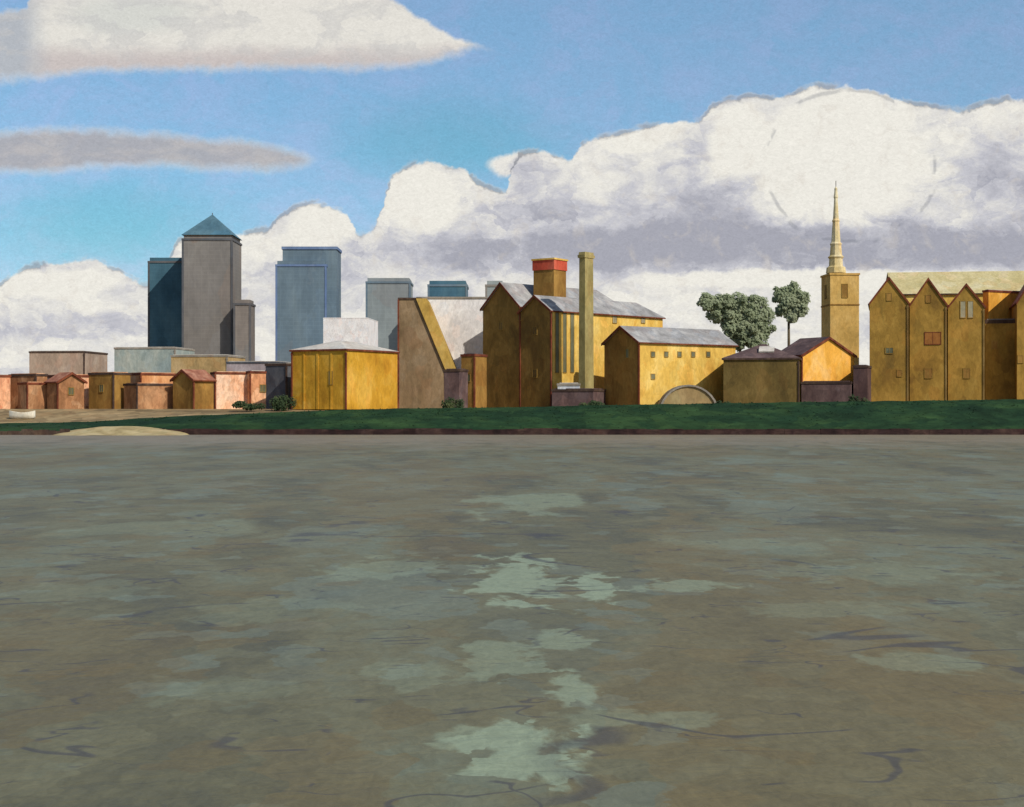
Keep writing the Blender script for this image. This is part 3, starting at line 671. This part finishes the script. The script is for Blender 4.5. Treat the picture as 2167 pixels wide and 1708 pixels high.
# ------------------------------------------------------------------ trees and bushes
def leaves(bb,c,rx,ry,rz,n,size,rs):
    for i in range(n):
        d=rs.normal(size=3); d/=np.linalg.norm(d); r=rs.rand()**.45
        q=np.array(c)+d*r*np.array((rx,ry,rz))
        s=size*rs.uniform(.6,1.3); nrm=d+rs.normal(size=3)*.3+np.array((.4,-.7,.45)); nrm/=np.linalg.norm(nrm)
        u=np.cross(nrm,rs.normal(size=3)); u/=np.linalg.norm(u); w_=np.cross(nrm,u)
        a_=[q-u*s,q+w_*s*.7,q+u*s,q-w_*s*.7]
        o=len(bb.v); bb.v+=[Vector(x) for x in a_]; bb.f.append((o,o+1,o+2,o+3)); bb.mi.append(0)
def tube(bb,pts,rad,N=7):
    o=len(bb.v)
    for q,r in zip(pts,rad):
        for i in range(N): a_=2*math.pi*i/N; bb.v.append(Vector(q)+Vector((r*math.cos(a_),r*math.sin(a_),0)))
    for j in range(len(pts)-1):
        for i in range(N): bb.f.append((o+j*N+i,o+j*N+(i+1)%N,o+(j+1)*N+(i+1)%N,o+(j+1)*N+i)); bb.mi.append(0)
def tree(label,Y,pxc,clumps,base_px,seed,dens=260,size=.33):
    rs=np.random.RandomState(seed); bx=wx(base_px,Y)
    th=thing('tree',label,'tree',(bx,Y,GZ),'trees between the roofs')
    cs=[(wx(x,Y)+rs.uniform(-.2,.2),Y+rs.uniform(-1,1),wz(y,Y),r) for x,y,r in clumps]
    bb=MB(); mz=min(c_[2] for c_ in cs)
    tube(bb,[(bx,Y,GZ-.2),(bx+.15,Y,GZ+(mz-GZ)*.5),(bx+.1,Y,mz-.3),(bx,Y,mz+2)],[.42,.32,.25,.12])
    part(th,'trunk',bb,bark_m,smooth=True)
    for c_ in cs:
        bb=MB(); tube(bb,[(bx+.1,Y,mz-1.2),((bx+c_[0])/2,(Y+c_[1])/2,(mz+c_[2])/2-.2),c_[:3]],[.17,.11,.04],5)
        part(th,'limb',bb,bark_m,smooth=True)
    bb=MB()
    for c_ in cs:
        leaves(bb,c_[:3],c_[3],c_[3]*.8,c_[3]*.9,int(dens*c_[3]**1.3),size,rs)
        for kx in range(6):
            d=rs.normal(size=3); d/=np.linalg.norm(d)
            leaves(bb,np.array(c_[:3])+d*c_[3]*np.array((.95,.9,.85)),c_[3]*.38,c_[3]*.38,c_[3]*.3,int(dens*.14*c_[3]),size*.8,rs)
    me=mesh('crown',bb,(leaf_m,),recalc=False,base=Vector(th.location)); o=link(bpy.data.objects.new('crown',me)); o.parent=th
tree('broad grey-green tree rising behind the grey-roofed hall',285,1550,[(1498,640,1.9),(1525,640,2.1),(1560,640,2.4),(1598,646,2.4),(1618,668,2.2),(1590,672,2.5),(1555,668,2.6),(1520,664,2.2),(1612,695,2.2),(1580,700,2.3),(1550,695,2.2),(1600,722,2.2),(1565,720,2.0)],1565,2)
tree('smaller round grey-green tree with bare slender trunk',290,1672,[(1657,624,1.9),(1680,616,2.0),(1697,632,1.9),(1672,640,2.1),(1694,655,1.7),(1660,656,1.5),(1676,672,1.3)],1668,5)
def bush(label,px,py,Y,w_,h_,seed,mat=None):
    rs=np.random.RandomState(seed); c=(wx(px,Y),Y,GZ-.2)
    th=thing('bush',label,'bush',c,'bushes along the river path')
    for i in range(4): 
        bb=MB(); a_=rs.uniform(-.8,.8); tube(bb,[c,(c[0]+a_*w_*.4,Y+rs.uniform(-.4,.4),c[2]+h_*.7)],[.06,.02],5)
        part(th,'stem',bb,bark_m)
    bb=MB()
    for i in range(7): leaves(bb,(c[0]+rs.uniform(-.5,.5)*w_,Y+rs.uniform(-.6,.6),c[2]+h_*rs.uniform(.25,.75)),w_*.28,.8,h_*.34,110,.2,rs)
    me=mesh('foliage',bb,(mat or bush_m,),recalc=False,base=Vector(th.location)); o=link(bpy.data.objects.new('foliage',me)); o.parent=th
for i,(x,w_,h_) in enumerate([(528,4,1.7),(590,3.6,2.4),(608,2.6,3.2),(955,3,2.2),(1820,3,2.6),(1250,3.2,1.6),(1536,2.5,1.6),(1715,3,1.5)]):
    bush('dark green rounded bush beside the river path',x,860,234.5 if x>900 else 240,w_,h_,20+i)
# ------------------------------------------------------------------ small white boat hauled onto the path
Y=236; bx=wx(47,Y); bz=banktop(bx)-.25+(4-banktop(bx))*.35+.05
th=thing('rowing_boat','small white rowing boat hauled up beside the river path','boat',(bx,Y,bz))
b=MB(); S=11; L=4.4; hh=1.15
def sec(f,inner=0):
    x=(f-.5)*L; wd=(.72-inner)*(1-abs(2*f-1)**2.6*.93); sh=hh+(.32*(2*f-1)**2); z0=inner+.25*abs(2*f-1)**3
    return [Vector((bx+x,Y+s_*wd*ww,bz+z0+(sh-z0)*hz)) for s_,ww,hz in ((-1,1,1),(-1,.9,.5),(-1,.45,.1),(1,0.0,0),(1,.45,.1),(1,.9,.5),(1,1,1))]
for inn in (0,.07):
    for i in range(S): b.v+=sec(i/(S-1),inn)
for lay in (0,1):
    o=lay*S*7
    for i in range(S-1):
        for j in range(6): b.f.append((o+i*7+j,o+i*7+j+1,o+(i+1)*7+j+1,o+(i+1)*7+j)); b.mi.append(0)
part(th,'hull',b,boat_m,smooth=True)
for f in (.32,.62):
    b=MB(); b.box((bx+(f-.5)*L,Y-.62,bz+hh*.72),(.3,0,0),(0,1.24,0),(0,0,.06)); part(th,'seat',b,bark_m)
